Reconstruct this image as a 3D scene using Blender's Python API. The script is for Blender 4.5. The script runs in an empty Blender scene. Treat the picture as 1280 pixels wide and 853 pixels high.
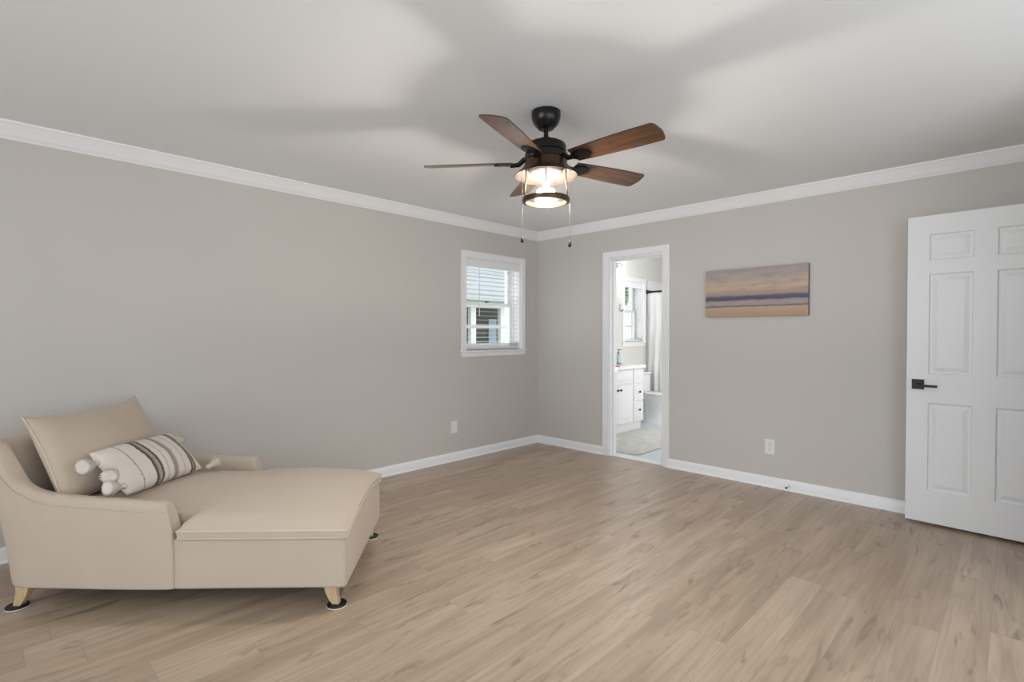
import bpy, bmesh, math, random
from mathutils import Vector, Matrix, noise
random.seed(7)
S = bpy.context.scene
COL = S.collection
PI = math.pi
rad = math.radians

# ------------------------------------------------------------------ camera
F_PX, YAW, PITCH = 649.0, 44.2, 0.84
cam_d = bpy.data.cameras.new('camera'); cam = bpy.data.objects.new('camera', cam_d); COL.objects.link(cam)
cam_d.sensor_width = 36.0; cam_d.lens = F_PX / 1280 * 36.0; cam_d.clip_start = 0.02
cam.location = (4.024, -4.568, 1.274)
cam.rotation_euler = (rad(90 - PITCH), 0, rad(YAW))
S.camera = cam
S.view_settings.view_transform = 'Standard'; S.view_settings.look = 'None'
S.view_settings.gamma = 1.0; S.view_settings.use_curve_mapping = False
S.view_settings.exposure = 0.0

# ------------------------------------------------------------------ world and lights
W = bpy.data.worlds.new('sky'); S.world = W; W.use_nodes = True
bg = W.node_tree.nodes['Background']; bg.inputs[0].default_value = (0.90, 0.96, 1.0, 1); bg.inputs[1].default_value = 2.1

def area(name, loc, rot, sx, sy, power, color=(1, 1, 1), spread=180):
    l = bpy.data.lights.new(name, 'AREA'); l.shape = 'RECTANGLE'; l.size = sx; l.size_y = sy
    l.energy = power; l.color = color; l.spread = rad(spread)
    o = bpy.data.objects.new(name, l); COL.objects.link(o); o.location = loc; o.rotation_euler = rot
    return o
# added fill in place of daylight, at invented openings in two unseen walls
area('fill_front', (2.4, -8.52, 1.30), (rad(96), 0, 0), 3.6, 2.0, 24, (0.80, 0.90, 1.0), 80)
area('fill_right', (5.52, -3.7, 1.30), (rad(90), 0, rad(90)), 4.4, 1.4, 20, (0.80, 0.90, 1.0))
# added lamp outside the small window lifts the far ceiling, as ground bounce would
area('fill_outside_window', (-2.4, -0.8, 0.1), (0, rad(-68), 0), 1.6, 3.0, 200, (0.95, 0.98, 1.0))
# added fill inside the bathroom, by the unseen right wall; no window there
area('fill_bathroom', (2.12, 1.9, 1.25), (rad(90), 0, rad(90)), 1.8, 1.8, 28, (1, 1, 1))
BULB = 720.0
FILL_LAMP = 26.0

# ------------------------------------------------------------------ node helpers
def srgb(r, g, b):
    f = lambda c: (c / 255 / 12.92) if c / 255 <= 0.04045 else ((c / 255 + 0.055) / 1.055) ** 2.4
    return (f(r), f(g), f(b), 1)
class NT:
    def __init__(s, name):
        s.m = bpy.data.materials.new(name); s.m.use_nodes = True; s.t = s.m.node_tree
        s.b = s.t.nodes.get('Principled BSDF'); s.out = s.t.nodes.get('Material Output')
    def n(s, typ, **kw):
        nd = s.t.nodes.new(typ)
        for k, v in kw.items(): setattr(nd, k, v)
        return nd
    def l(s, a, b): s.t.links.new(a, b)
    def put(s, sock, v):
        if hasattr(v, 'is_output'): s.l(v, sock)
        else: sock.default_value = v
    def math(s, op, a, b=0.0, c=None, clamp=False):
        nd = s.n('ShaderNodeMath', operation=op); nd.use_clamp = clamp
        s.put(nd.inputs[0], a); s.put(nd.inputs[1], b)
        if c is not None: s.put(nd.inputs[2], c)
        return nd.outputs[0]
    def co(s, kind='Object'): return s.n('ShaderNodeTexCoord').outputs[kind]
    def sep(s, v):
        nd = s.n('ShaderNodeSeparateXYZ'); s.l(v, nd.inputs[0]); return nd.outputs
    def comb(s, x, y, z=0.0):
        nd = s.n('ShaderNodeCombineXYZ')
        for i, v in enumerate((x, y, z)): s.put(nd.inputs[i], v)
        return nd.outputs[0]
    def noise(s, v, scale, detail=3.0, rough=0.5, dist=0.0):
        nd = s.n('ShaderNodeTexNoise'); s.l(v, nd.inputs['Vector'])
        nd.inputs['Scale'].default_value = scale; nd.inputs['Detail'].default_value = detail
        nd.inputs['Roughness'].default_value = rough; nd.inputs['Distortion'].default_value = dist
        return nd.outputs['Fac']
    def ramp(s, f, stops, interp='LINEAR'):
        nd = s.n('ShaderNodeValToRGB'); nd.color_ramp.interpolation = interp; s.l(f, nd.inputs[0])
        e = nd.color_ramp.elements
        while len(e) < len(stops): e.new(0.5)
        for i, (p, c) in enumerate(stops):
            e[i].position = p; e[i].color = c if len(c) == 4 else (*c, 1)
        return nd.outputs[0]
    def mix(s, f, a, b, mode='MIX'):
        nd = s.n('ShaderNodeMix', data_type='RGBA', blend_type=mode)
        s.put(nd.inputs[0], f); s.put(nd.inputs[6], a); s.put(nd.inputs[7], b)
        return nd.outputs[2]
    def bump(s, h, strength=0.2, dist=0.01):
        nd = s.n('ShaderNodeBump'); nd.inputs['Strength'].default_value = strength
        nd.inputs['Distance'].default_value = dist; s.l(h, nd.inputs['Height'])
        s.l(nd.outputs[0], s.b.inputs['Normal'])

def simple(name, col, rough=0.5, metal=0.0, spec=0.5, bump=None, var=0.0):
    t = NT(name); t.b.inputs['Base Color'].default_value = (*col[:3], 1)
    t.b.inputs['Roughness'].default_value = rough; t.b.inputs['Metallic'].default_value = metal
    t.b.inputs['Specular IOR Level'].default_value = spec
    if var:
        f = t.noise(t.co(), 2.0, 4)
        c = t.mix(f, tuple(x * (1 - var) for x in col[:3]) + (1,), tuple(min(1, x * (1 + var)) for x in col[:3]) + (1,))
        t.l(c, t.b.inputs['Base Color'])
    if bump: t.bump(t.noise(t.co(), bump[0], 4, 0.6), bump[1], bump[2] if len(bump) > 2 else 0.002)
    return t.m

M = {}
M['wall'] = simple('wall_paint', (0.592, 0.560, 0.530), 0.75, spec=0.25, bump=(240, 0.10, 0.002), var=0.02)
M['ceiling'] = simple('ceiling_paint', (0.865, 0.885, 0.905), 0.9, spec=0.2, bump=(60, 0.12, 0.002), var=0.012)
M['trim'] = simple('white_trim_paint', (0.88, 0.88, 0.89), 0.38, bump=(150, 0.03, 0.001))
M['door'] = simple('white_door_paint', (0.79, 0.79, 0.795), 0.42, bump=(150, 0.04, 0.001))
M['white_plastic'] = simple('white_plastic', (0.80, 0.80, 0.80), 0.35)
M['slot'] = simple('dark_slot', (0.10, 0.10, 0.10), 0.6)
M['black'] = simple('black_metal', (0.006, 0.006, 0.009), 0.42, metal=0.0, spec=0.35)
M['bronze'] = simple('oil_rubbed_bronze', (0.007, 0.0055, 0.005), 0.30, metal=0.3, var=0.3)
M['bronze_warm'] = simple('rubbed_bronze_ring', (0.10, 0.062, 0.035), 0.38, metal=0.85, var=0.3)
M['chrome'] = simple('brushed_chrome', (0.45, 0.45, 0.45), 0.25, metal=1.0)
M['chain'] = simple('chain_metal', (0.22, 0.17, 0.13), 0.4, metal=0.8)
M['bath_wall'] = simple('bathroom_wall_paint', (0.70, 0.685, 0.655), 0.7, spec=0.25, bump=(240, 0.1, 0.002))
M['porcelain'] = simple('porcelain', (0.86, 0.86, 0.86), 0.08)
M['cabinet'] = simple('cabinet_paint', (0.82, 0.82, 0.82), 0.35)
M['counter'] = simple('cultured_marble', (0.88, 0.88, 0.88), 0.12)
M['glide'] = simple('black_felt_disc', (0.006, 0.006, 0.007), 0.5)
M['glide_rim'] = simple('white_slider_rim', (0.75, 0.75, 0.75), 0.4)
M['underliner'] = simple('black_underliner', (0.01, 0.01, 0.01), 0.9)
M['siding'] = simple('outdoor_siding', (0.15, 0.15, 0.135), 0.8)
M['metal_roof'] = simple('pale_roof', (0.34, 0.375, 0.385), 0.6)
M['lawn'] = simple('lawn_grass', (0.13, 0.20, 0.07), 0.95, bump=(30, 0.5, 0.02), var=0.4)
M['leaf'] = simple('tree_leaf', (0.18, 0.26, 0.11), 0.7, var=0.4)
M['bark'] = simple('tree_bark', (0.10, 0.07, 0.05), 0.9)
M['blue_door'] = simple('pale_blue_paint', (0.50, 0.62, 0.74), 0.5)

def fabric(name, col, col2, sc=900.0, br=0.25):
    t = NT(name); o = t.co(); x, y, z = t.sep(o)
    a = t.noise(o, 6.0, 4); b = t.noise(o, sc * 0.35, 2)
    c = t.mix(a, col, col2); c = t.mix(t.math('MULTIPLY', b, 0.12), c, (0.05, 0.04, 0.03, 1))
    t.l(c, t.b.inputs['Base Color']); t.b.inputs['Roughness'].default_value = 0.92
    t.b.inputs['Specular IOR Level'].default_value = 0.15
    t.b.inputs['Sheen Weight'].default_value = 0.15
    wv = t.math('ADD', t.math('SINE', t.math('MULTIPLY', t.math('ADD', x, y), sc)), t.math('SINE', t.math('MULTIPLY', t.math('SUBTRACT', z, x), sc)))
    t.bump(t.math('ADD', t.math('MULTIPLY', wv, 0.3), t.noise(o, 180, 3)), br, 0.001)
    return t.m
M['linen'] = fabric('oatmeal_linen', (0.59, 0.49, 0.395, 1), (0.545, 0.452, 0.362, 1))
M['linen_piping'] = fabric('oatmeal_piping', (0.68, 0.59, 0.49, 1), (0.63, 0.545, 0.45, 1))
M['tassel'] = fabric('cream_yarn', (0.76, 0.69, 0.61, 1), (0.68, 0.61, 0.54, 1), 500, 0.6)

def birch():
    t = NT('birch_wood'); x, y, z = t.sep(t.co())
    v = t.comb(t.math('MULTIPLY', x, 60), t.math('MULTIPLY', y, 60), t.math('MULTIPLY', z, 6))
    t.l(t.ramp(t.noise(v, 1, 3), [(0.3, (0.52, 0.38, 0.20)), (0.7, (0.62, 0.47, 0.27))]), t.b.inputs['Base Color'])
    t.b.inputs['Roughness'].default_value = 0.45
    return t.m
M['birch'] = birch()

def walnut():
    t = NT('walnut_blade'); x, y, z = t.sep(t.co())
    v = t.comb(t.math('MULTIPLY', x, 3.0), t.math('MULTIPLY', y, 55), z)
    f = t.noise(v, 1.0, 5, 0.6, 0.6)
    t.l(t.ramp(f, [(0.25, (0.035, 0.017, 0.009)), (0.5, (0.085, 0.040, 0.020)), (0.8, (0.17, 0.082, 0.042))]), t.b.inputs['Base Color'])
    t.b.inputs['Roughness'].default_value = 0.26
    return t.m
M['walnut'] = walnut()

def floor_mat():
    t = NT('oak_plank_floor'); x, y, z = t.sep(t.co())
    PW, PL = 0.155, 1.22
    xs = t.math('DIVIDE', t.math('ADD', x, 0.074), PW); row = t.math('FLOOR', xs); fx = t.math('FRACT', xs)
    wn = t.n('ShaderNodeTexWhiteNoise', noise_dimensions='1D'); t.l(row, wn.inputs['W'])
    ys = t.math('ADD', t.math('DIVIDE', y, PL), wn.outputs['Value']); pc = t.math('FLOOR', ys); fy = t.math('FRACT', ys)
    w2 = t.n('ShaderNodeTexWhiteNoise', noise_dimensions='2D'); t.l(t.comb(row, pc), w2.inputs['Vector'])
    idv = w2.outputs['Value']; off = t.math('MULTIPLY', idv, 37.0)
    # broad figure along the plank, cathedral lines, fine grain
    v1 = t.comb(t.math('ADD', t.math('MULTIPLY', x, 9.0), off), t.math('ADD', t.math('MULTIPLY', y, 1.1), off), off)
    broad = t.noise(v1, 1.0, 3, 0.55, 0.8)
    v2 = t.comb(t.math('ADD', t.math('MULTIPLY', x, 24.0), off), t.math('ADD', t.math('MULTIPLY', y, 0.9), off), off)
    cath = t.noise(v2, 1.0, 4, 0.6, 1.6)
    v3 = t.comb(t.math('MULTIPLY', x, 330.0), t.math('MULTIPLY', y, 9.0), off)
    fine = t.noise(v3, 1.0, 3, 0.6)
    v4 = t.comb(t.math('ADD', t.math('MULTIPLY', x, 13.0), off), t.math('ADD', t.math('MULTIPLY', y, 2.0), off), off)
    knot = t.noise(v4, 1.0, 4, 0.62, 1.4)
    base = t.ramp(idv, [(0.0, (0.465, 0.352, 0.258)), (0.35, (0.495, 0.378, 0.280)), (0.7, (0.53, 0.41, 0.308)), (1.0, (0.555, 0.43, 0.326))])
    c = t.mix(t.math('MULTIPLY', t.ramp(broad, [(0.36, (1, 1, 1)), (0.62, (0, 0, 0))]), 0.60), base, (0.31, 0.226, 0.160, 1))
    c = t.mix(t.math('MULTIPLY', t.ramp(cath, [(0.36, (1, 1, 1)), (0.58, (0, 0, 0))]), 0.34), c, (0.27, 0.194, 0.135, 1))
    c = t.mix(t.math('MULTIPLY', t.ramp(fine, [(0.3, (1, 1, 1)), (0.6, (0, 0, 0))]), 0.13), c, (0.30, 0.21, 0.14, 1))
    c = t.mix(t.math('MULTIPLY', t.ramp(knot, [(0.57, (0, 0, 0)), (0.72, (1, 1, 1))]), 0.75), c, (0.175, 0.122, 0.083, 1))
    dx = t.math('MULTIPLY', t.math('MINIMUM', fx, t.math('SUBTRACT', 1.0, fx)), PW)
    dy = t.math('MULTIPLY', t.math('MINIMUM', fy, t.math('SUBTRACT', 1.0, fy)), PL)
    d = t.math('MINIMUM', dx, dy)
    seam = t.math('LESS_THAN', d, 0.0011)
    c = t.mix(t.math('MULTIPLY', seam, 0.32), c, (0.13, 0.085, 0.055, 1))
    t.l(c, t.b.inputs['Base Color'])
    t.l(t.math('ADD', 0.27, t.math('MULTIPLY', broad, 0.12)), t.b.inputs['Roughness'])
    t.b.inputs['Specular IOR Level'].default_value = 0.55
    t.bump(t.math('ADD', t.math('MULTIPLY', fine, 0.4), t.math('MULTIPLY', t.math('GREATER_THAN', d, 0.0015), 0.8)), 0.12, 0.001)
    return t.m
M['floor'] = floor_mat()

def bath_floor():
    t = NT('pale_blue_vinyl_tile'); x, y, z = t.sep(t.co())
    fx = t.math('FRACT', t.math('DIVIDE', x, 0.305)); fy = t.math('FRACT', t.math('DIVIDE', y, 0.305))
    d = t.math('MINIMUM', t.math('MINIMUM', fx, t.math('SUBTRACT', 1.0, fx)), t.math('MINIMUM', fy, t.math('SUBTRACT', 1.0, fy)))
    c = t.mix(t.math('LESS_THAN', d, 0.008), (0.63, 0.70, 0.73, 1), (0.52, 0.58, 0.60, 1))
    t.l(c, t.b.inputs['Base Color']); t.b.inputs['Roughness'].default_value = 0.3
    return t.m
M['bath_floor'] = bath_floor()

def rug_mat():
    t = NT('grey_bath_mat'); o = t.co()
    f = t.noise(o, 9, 5, 0.7, 0.8)
    t.l(t.ramp(f, [(0.3, (0.50, 0.51, 0.47)), (0.7, (0.66, 0.66, 0.61))]), t.b.inputs['Base Color'])
    t.b.inputs['Roughness'].default_value = 0.95; t.bump(t.noise(o, 160, 3), 0.6, 0.004)
    return t.m
M['rug'] = rug_mat()

def glass_thin(name, tr=0.9, tint=(1, 1, 1)):
    t = NT(name); t.t.nodes.remove(t.b)
    a = t.n('ShaderNodeBsdfTransparent'); a.inputs[0].default_value = (*tint, 1)
    g = t.n('ShaderNodeBsdfGlossy'); g.inputs['Roughness'].default_value = 0.03
    mx = t.n('ShaderNodeMixShader'); fr = t.n('ShaderNodeLayerWeight'); fr.inputs[0].default_value = 0.25
    t.l(t.math('ADD', t.math('MULTIPLY', t.math('POWER', fr.outputs[1], 3.0), 0.5), (1 - tr) * 0.5), mx.inputs[0])
    t.l(a.outputs[0], mx.inputs[1]); t.l(g.outputs[0], mx.inputs[2]); t.l(mx.outputs[0], t.out.inputs[0])
    return t.m
M['glass'] = glass_thin('window_glass', 0.96)

def seeded_glass():
    t = NT('seeded_glass'); t.t.nodes.remove(t.b); o = t.co()
    a = t.n('ShaderNodeBsdfTransparent'); a.inputs[0].default_value = (0.97, 0.95, 0.92, 1)
    g = t.n('ShaderNodeBsdfGlossy'); g.inputs['Roughness'].default_value = 0.12
    tl = t.n('ShaderNodeBsdfTranslucent'); tl.inputs[0].default_value = (0.9, 0.84, 0.78, 1)
    bp = t.n('ShaderNodeBump'); bp.inputs['Strength'].default_value = 0.7; bp.inputs['Distance'].default_value = 0.004
    x, y, z = t.sep(o); n1 = t.noise(t.comb(t.math('MULTIPLY', x, 1.0), t.math('MULTIPLY', y, 1.0), t.math('MULTIPLY', z, 0.4)), 70, 3)
    t.l(n1, bp.inputs['Height']); t.l(bp.outputs[0], g.inputs['Normal'])
    m1 = t.n('ShaderNodeMixShader'); t.l(t.math('MULTIPLY', n1, 0.007), m1.inputs[0]); t.l(a.outputs[0], m1.inputs[1]); t.l(tl.outputs[0], m1.inputs[2])
    m2 = t.n('ShaderNodeMixShader'); m2.inputs[0].default_value = 0.06; t.l(m1.outputs[0], m2.inputs[1]); t.l(g.outputs[0], m2.inputs[2])
    t.l(m2.outputs[0], t.out.inputs[0])
    return t.m
M['seeded'] = seeded_glass()

def emit(name, col, strength):
    t = NT(name); t.b.inputs['Emission Color'].default_value = (*col, 1); t.b.inputs['Emission Strength'].default_value = strength
    t.b.inputs['Base Color'].default_value = (0.9, 0.9, 0.9, 1)
    return t.m
M['bulb'] = emit('warm_bulb', (1.0, 0.945, 0.87), BULB)
M['vanity_glow'] = emit('vanity_lamp_glass', (1.0, 0.98, 0.95), 30.0)
M['shade_in'] = simple('shade_inner_darkened', (0.020, 0.0145, 0.0095), 0.5)  # kept near-black to hold back the close bulb's glow; shows tan when lit
M['mirror'] = simple('silvered_mirror', (0.72, 0.78, 0.80), 0.03, metal=1.0)
M['soap'] = simple('pale_blue_liquid_soap', (0.45, 0.62, 0.70), 0.15)
M['terracotta'] = simple('terracotta_dish', (0.62, 0.30, 0.20), 0.5)

def curtain_mat():
    t = NT('white_ruffled_cotton'); t.b.inputs['Base Color'].default_value = (0.86, 0.86, 0.86, 1); t.b.inputs['Roughness'].default_value = 0.9
    t.bump(t.noise(t.co(), 50, 4), 0.4, 0.004); return t.m
M['curtain'] = curtain_mat()

def beach():
    t = NT('beach_canvas_print'); x, y, z = t.sep(t.co())
    # canvas local: x across 0..0.825, z up 0..0.41
    wob = t.math('MULTIPLY', t.math('SUBTRACT', t.noise(t.comb(t.math('MULTIPLY', x, 9), 0.0, t.math('MULTIPLY', z, 40)), 1, 4), 0.5), 0.022)
    h = t.math('DIVIDE', t.math('ADD', z, wob), 0.41)
    c = t.ramp(h, [(0.0, srgb(176, 146, 122)), (0.19, srgb(186, 160, 138)), (0.215, srgb(92, 84, 98)), (0.235, srgb(160, 146, 146)),
                   (0.28, srgb(176, 160, 156)), (0.335, srgb(150, 138, 146)), (0.355, srgb(78, 76, 96)), (0.42, srgb(96, 94, 114)),
                   (0.445, srgb(160, 138, 132)), (0.60, srgb(196, 172, 148)), (0.80, srgb(180, 162, 152)), (1.0, srgb(160, 150, 150))])
    cl = t.noise(t.comb(t.math('MULTIPLY', x, 5.0), 0.0, t.math('MULTIPLY', z, 26.0)), 1.0, 4, 0.6, 0.5)
    up = t.math('MULTIPLY', t.math('GREATER_THAN', h, 0.5), t.ramp(cl, [(0.45, (0, 0, 0)), (0.68, (1, 1, 1))]))
    c = t.mix(t.math('MULTIPLY', up, 0.6), c, srgb(142, 132, 142))
    fm = t.noise(t.comb(t.math('MULTIPLY', x, 10.0), 0.0, t.math('MULTIPLY', z, 160.0)), 1.0, 3, 0.6, 0.4)
    sea = t.math('MULTIPLY', t.math('MULTIPLY', t.math('GREATER_THAN', h, 0.2), t.math('LESS_THAN', h, 0.44)), t.ramp(fm, [(0.5, (0, 0, 0)), (0.62, (1, 1, 1))]))
    c = t.mix(t.math('MULTIPLY', sea, 0.4), c, srgb(80, 74, 98))
    t.l(c, t.b.inputs['Base Color']); t.b.inputs['Roughness'].default_value = 0.6
    return t.m
M['beach'] = beach()
M['canvas_edge'] = simple('canvas_edge', (0.10, 0.09, 0.11), 0.8)

def bolster_mat():
    t = NT('striped_woven_cotton'); o = t.co(); x, y, z = t.sep(o)
    w = t.math('MULTIPLY', t.math('SUBTRACT', t.noise(o, 26, 3), 0.5), 0.012)
    w2 = t.math('MULTIPLY', t.math('SUBTRACT', t.noise(o, 160, 2), 0.5), 0.010)
    u = t.math('DIVIDE', t.math('ADD', x, t.math('ADD', w, w2)), 0.5)     # 0..1 along
    c0 = (0.70, 0.64, 0.57); dk = (0.115, 0.085, 0.07); md = (0.33, 0.28, 0.245); lt = (0.45, 0.395, 0.345)
    st = [(0.0, c0), (0.185, md), (0.196, c0), (0.335, dk), (0.365, md), (0.385, (0.40, 0.34, 0.29)), (0.405, dk), (0.432, c0),
          (0.490, lt), (0.503, c0), (0.570, md), (0.610, lt), (0.632, c0), (0.715, md), (0.726, c0), (0.815, dk), (0.840, md), (0.866, dk), (0.888, c0)]
    c = t.ramp(u, st, 'CONSTANT')
    t.l(c, t.b.inputs['Base Color']); t.b.inputs['Roughness'].default_value = 0.95
    t.bump(t.math('ADD', t.noise(o, 220, 3), t.math('SINE', t.math('MULTIPLY', x, 1500))), 0.35, 0.0015)
    return t.m
M['bolster'] = bolster_mat()

# ------------------------------------------------------------------ mesh helpers
def link(name, bm, mat, parent=None, smooth=False, bevel=0.0, seg=2, subsurf=0, autosm=None):
    me = bpy.data.meshes.new(name); bmesh.ops.recalc_face_normals(bm, faces=bm.faces); bm.to_mesh(me); bm.free()
    o = bpy.data.objects.new(name, me); COL.objects.link(o)
    for m in (mat if isinstance(mat, (list, tuple)) else [mat]): me.materials.append(m)
    if parent: o.parent = parent
    if bevel:
        b = o.modifiers.new('bevel', 'BEVEL'); b.width = bevel; b.segments = seg; b.limit_method = 'ANGLE'; b.angle_limit = rad(35)
    if subsurf:
        s = o.modifiers.new('subdivision', 'SUBSURF'); s.levels = subsurf; s.render_levels = subsurf
    if smooth or bevel:
        for p in me.polygons: p.use_smooth = True
        if not smooth: me.set_sharp_from_angle(angle=rad(30)) if not bevel else None
    if smooth == 'auto': me.set_sharp_from_angle(angle=rad(40))
    if bevel:
        wn = o.modifiers.new('normals', 'WEIGHTED_NORMAL'); wn.keep_sharp = False
    return o
def box(bm, x0, x1, y0, y1, z0, z1, mi=0, mat=None):
    vs = [bm.verts.new((x, y, z)) for x in (x0, x1) for y in (y0, y1) for z in (z0, z1)]
    if mat is not None:
        for v in vs: v.co = mat @ v.co
    for q in ((0, 1, 3, 2), (4, 6, 7, 5), (0, 4, 5, 1), (2, 3, 7, 6), (0, 2, 6, 4), (1, 5, 7, 3)):
        f = bm.faces.new([vs[i] for i in q]); f.material_index = mi
def boxo(name, mat, parent, *b, bevel=0.003):
    bm = bmesh.new(); box(bm, *b); return link(name, bm, mat, parent, bevel=bevel)
def lathe(bm, prof, n=48, cap=True, c=(0, 0, 0)):
    rings = []
    for r, z in prof:
        rings.append([bm.verts.new((c[0] + r * math.cos(2 * PI * i / n), c[1] + r * math.sin(2 * PI * i / n), c[2] + z)) for i in range(n)])
    for a, b in zip(rings, rings[1:]):
        for i in range(n):
            bm.faces.new((a[i], a[(i + 1) % n], b[(i + 1) % n], b[i]))
    if cap: bm.faces.new(rings[0]); bm.faces.new(rings[-1])
def tube(bm, pts, r, n=8, cap=True):
    pts = [Vector(p) for p in pts]; rings = []
    up = None
    for i, p in enumerate(pts):
        t = (pts[min(i + 1, len(pts) - 1)] - pts[max(i - 1, 0)]).normalized()
        if up is None: up = t.orthogonal().normalized()
        up = (up - t * up.dot(t)).normalized(); s = t.cross(up)
        rr = r[i] if isinstance(r, (list, tuple)) else r
        rings.append([bm.verts.new(p + (up * math.cos(2 * PI * k / n) + s * math.sin(2 * PI * k / n)) * rr) for k in range(n)])
    for a, b in zip(rings, rings[1:]):
        for k in range(n): bm.faces.new((a[k], a[(k + 1) % n], b[(k + 1) % n], b[k]))
    if cap: bm.faces.new(rings[0]); bm.faces.new(rings[-1])
def prism(bm, prof, p0, p1, out, m0=0.0, m1=0.0):
    """profile points (d, z) swept from p0 to p1; out = unit vector away from the wall; m = mitre slope at each end"""
    p0, p1, out = Vector(p0), Vector(p1), Vector(out); t = (p1 - p0).normalized()
    A = [bm.verts.new(p0 + out * d + Vector((0, 0, z)) + t * d * m0) for d, z in prof]
    B = [bm.verts.new(p1 + out * d + Vector((0, 0, z)) - t * d * m1) for d, z in prof]
    n = len(prof)
    for i in range(n): bm.faces.new((A[i], A[(i + 1) % n], B[(i + 1) % n], B[i]))
    bm.faces.new(A); bm.faces.new(B)
def empty(name, loc=(0, 0, 0), rz=0.0, parent=None):
    o = bpy.data.objects.new(name, None); COL.objects.link(o); o.location = loc; o.rotation_euler = (0, 0, rz)
    o.empty_display_size = 0.1
    if parent: o.parent = parent
    return o
def tag(o, label=None, cat=None, group=None, kind=None):
    if label: o['label'] = label
    if cat: o['category'] = cat
    if group: o['group'] = group
    if kind: o['kind'] = kind
    return o
def struct(name, bm, mat, label=None, **k): return tag(link(name, bm, mat, **k), label, kind='structure')

def wall_bm(axis, d0, d1, a0, a1, z0, z1, holes=()):
    """slab with rectangular openings; axis 'x' = plane of constant x (d0..d1 thickness), runs along y a0..a1"""
    bm = bmesh.new()
    As = sorted({a0, a1, *[h[0] for h in holes], *[h[1] for h in holes]}); Zs = sorted({z0, z1, *[h[2] for h in holes], *[h[3] for h in holes]})
    solid = lambda i, j: 0 <= i < len(As) - 1 and 0 <= j < len(Zs) - 1 and not any(h[0] <= As[i] and As[i + 1] <= h[1] and h[2] <= Zs[j] and Zs[j + 1] <= h[3] for h in holes)
    P = lambda d, a, z: (d, a, z) if axis == 'x' else (a, d, z)
    cache = {}
    def v(d, a, z):
        k = (d, a, z)
        if k not in cache: cache[k] = bm.verts.new(P(*k))
        return cache[k]
    def f(*ks): bm.faces.new([v(*k) for k in ks])
    for i in range(len(As) - 1):
        for j in range(len(Zs) - 1):
            if not solid(i, j): continue
            A, B, Z, Y = As[i], As[i + 1], Zs[j], Zs[j + 1]
            f((d0, A, Z), (d0, B, Z), (d0, B, Y), (d0, A, Y)); f((d1, A, Z), (d1, B, Z), (d1, B, Y), (d1, A, Y))
            if not solid(i - 1, j): f((d0, A, Z), (d0, A, Y), (d1, A, Y), (d1, A, Z))
            if not solid(i + 1, j): f((d0, B, Z), (d0, B, Y), (d1, B, Y), (d1, B, Z))
            if not solid(i, j - 1): f((d0, A, Z), (d0, B, Z), (d1, B, Z), (d1, A, Z))
            if not solid(i, j + 1): f((d0, A, Y), (d0, B, Y), (d1, B, Y), (d1, A, Y))
    return bm

# ------------------------------------------------------------------ the room
H = 2.44
XR, YF = 5.4, -8.4          # far right wall, wall behind the camera
WY0, WY1, WZ0, WZ1 = -1.105, -0.295, 1.10, 2.055       # bedroom window opening
BY0, BY1, BZ0, BZ1 = 1.87, 2.385, 1.15, 2.03         # bathroom window opening
DX0, DX1, DZ = 0.985, 1.60, 2.05                       # bathroom doorway

bm = bmesh.new(); box(bm, -0.02, XR, YF, 0.0, -0.05, 0.0); struct('floor', bm, M['floor'], 'light oak plank floor of the bedroom')
bm = bmesh.new(); box(bm, -0.24, XR + .12, YF - .12, 3.4, H, H + 0.05); struct('ceiling', bm, M['ceiling'], 'flat pale grey-white bedroom ceiling')
struct('wall_left', wall_bm('x', -0.24, 0.0, YF, 0.06, 0, H, [(WY0, WY1, WZ0, WZ1)]), M['wall'], 'long greige wall on the left with the blind-covered window')
struct('wall_back', wall_bm('y', 0.0, 0.06, -0.0, XR, 0, H, [(DX0, DX1, 0.0, DZ)]), M['wall'], 'greige wall with the bathroom doorway and beach canvas')
struct('wall_front', wall_bm('y', YF - 0.12, YF, -0.24, XR + .12, 0, H, [(1.0, 4.6, 0.25, 2.3)]), M['wall'])
struct('wall_right', wall_bm('x', XR, XR + .12, YF, -1.15, 0, H, [(-5.95, -1.45, 0.55, 2.25)]), M['wall'])
# closet-hall block where the panel door hangs
bm = wall_bm('x', 4.30, 4.42, -1.15, 0.0, 0, H, [(-1.03, -0.20, 0.0, 2.07)])
struct('wall_hall_side', bm, M['wall'])
bm = wall_bm('y', -1.15, -1.03, 4.42, XR + .12, 0, H); struct('wall_hall_return', bm, M['wall'])
bm = wall_bm('x', XR, XR + .12, -1.03, 0.06, 0, H); struct('wall_hall_end', bm, M['wall'])

CROWN = [(0, -0.090), (0.008, -0.090), (0.012, -0.080), (0.018, -0.076), (0.026, -0.062), (0.042, -0.036), (0.056, -0.022), (0.060, -0.014), (0.068, -0.011), (0.072, 0.0), (0, 0)]
def crown(name, p0, p1, out, m0=1, m1=1, label=None):
    bm = bmesh.new(); prism(bm, CROWN, p0, p1, out, m0, m1); return tag(link(name, bm, M['trim'], smooth='auto'), label, kind='structure')
crown('trim_1', (0, YF, H), (0, 0, H), (1, 0, 0), label='white crown moulding along the left wall')
crown('trim_2', (0, 0, H), (4.30, 0, H), (0, -1, 0), label='white crown moulding above the doorway and canvas')
crown('trim_3', (4.30, 0, H), (4.30, -1.15, H), (-1, 0, 0), 1, -1)
crown('trim_4', (4.30, -1.15, H), (XR, -1.15, H), (0, -1, 0), -1, 1)
crown('trim_5', (XR, -1.15, H), (XR, YF, H), (-1, 0, 0))
crown('trim_6', (0, YF, H), (XR, YF, H), (0, 1, 0))
BASE = [(0, 0), (0.024, 0), (0.024, 0.006), (0.020, 0.013), (0.014, 0.016), (0.014, 0.066), (0.011, 0.074), (0.006, 0.082), (0, 0.086)]
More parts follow.
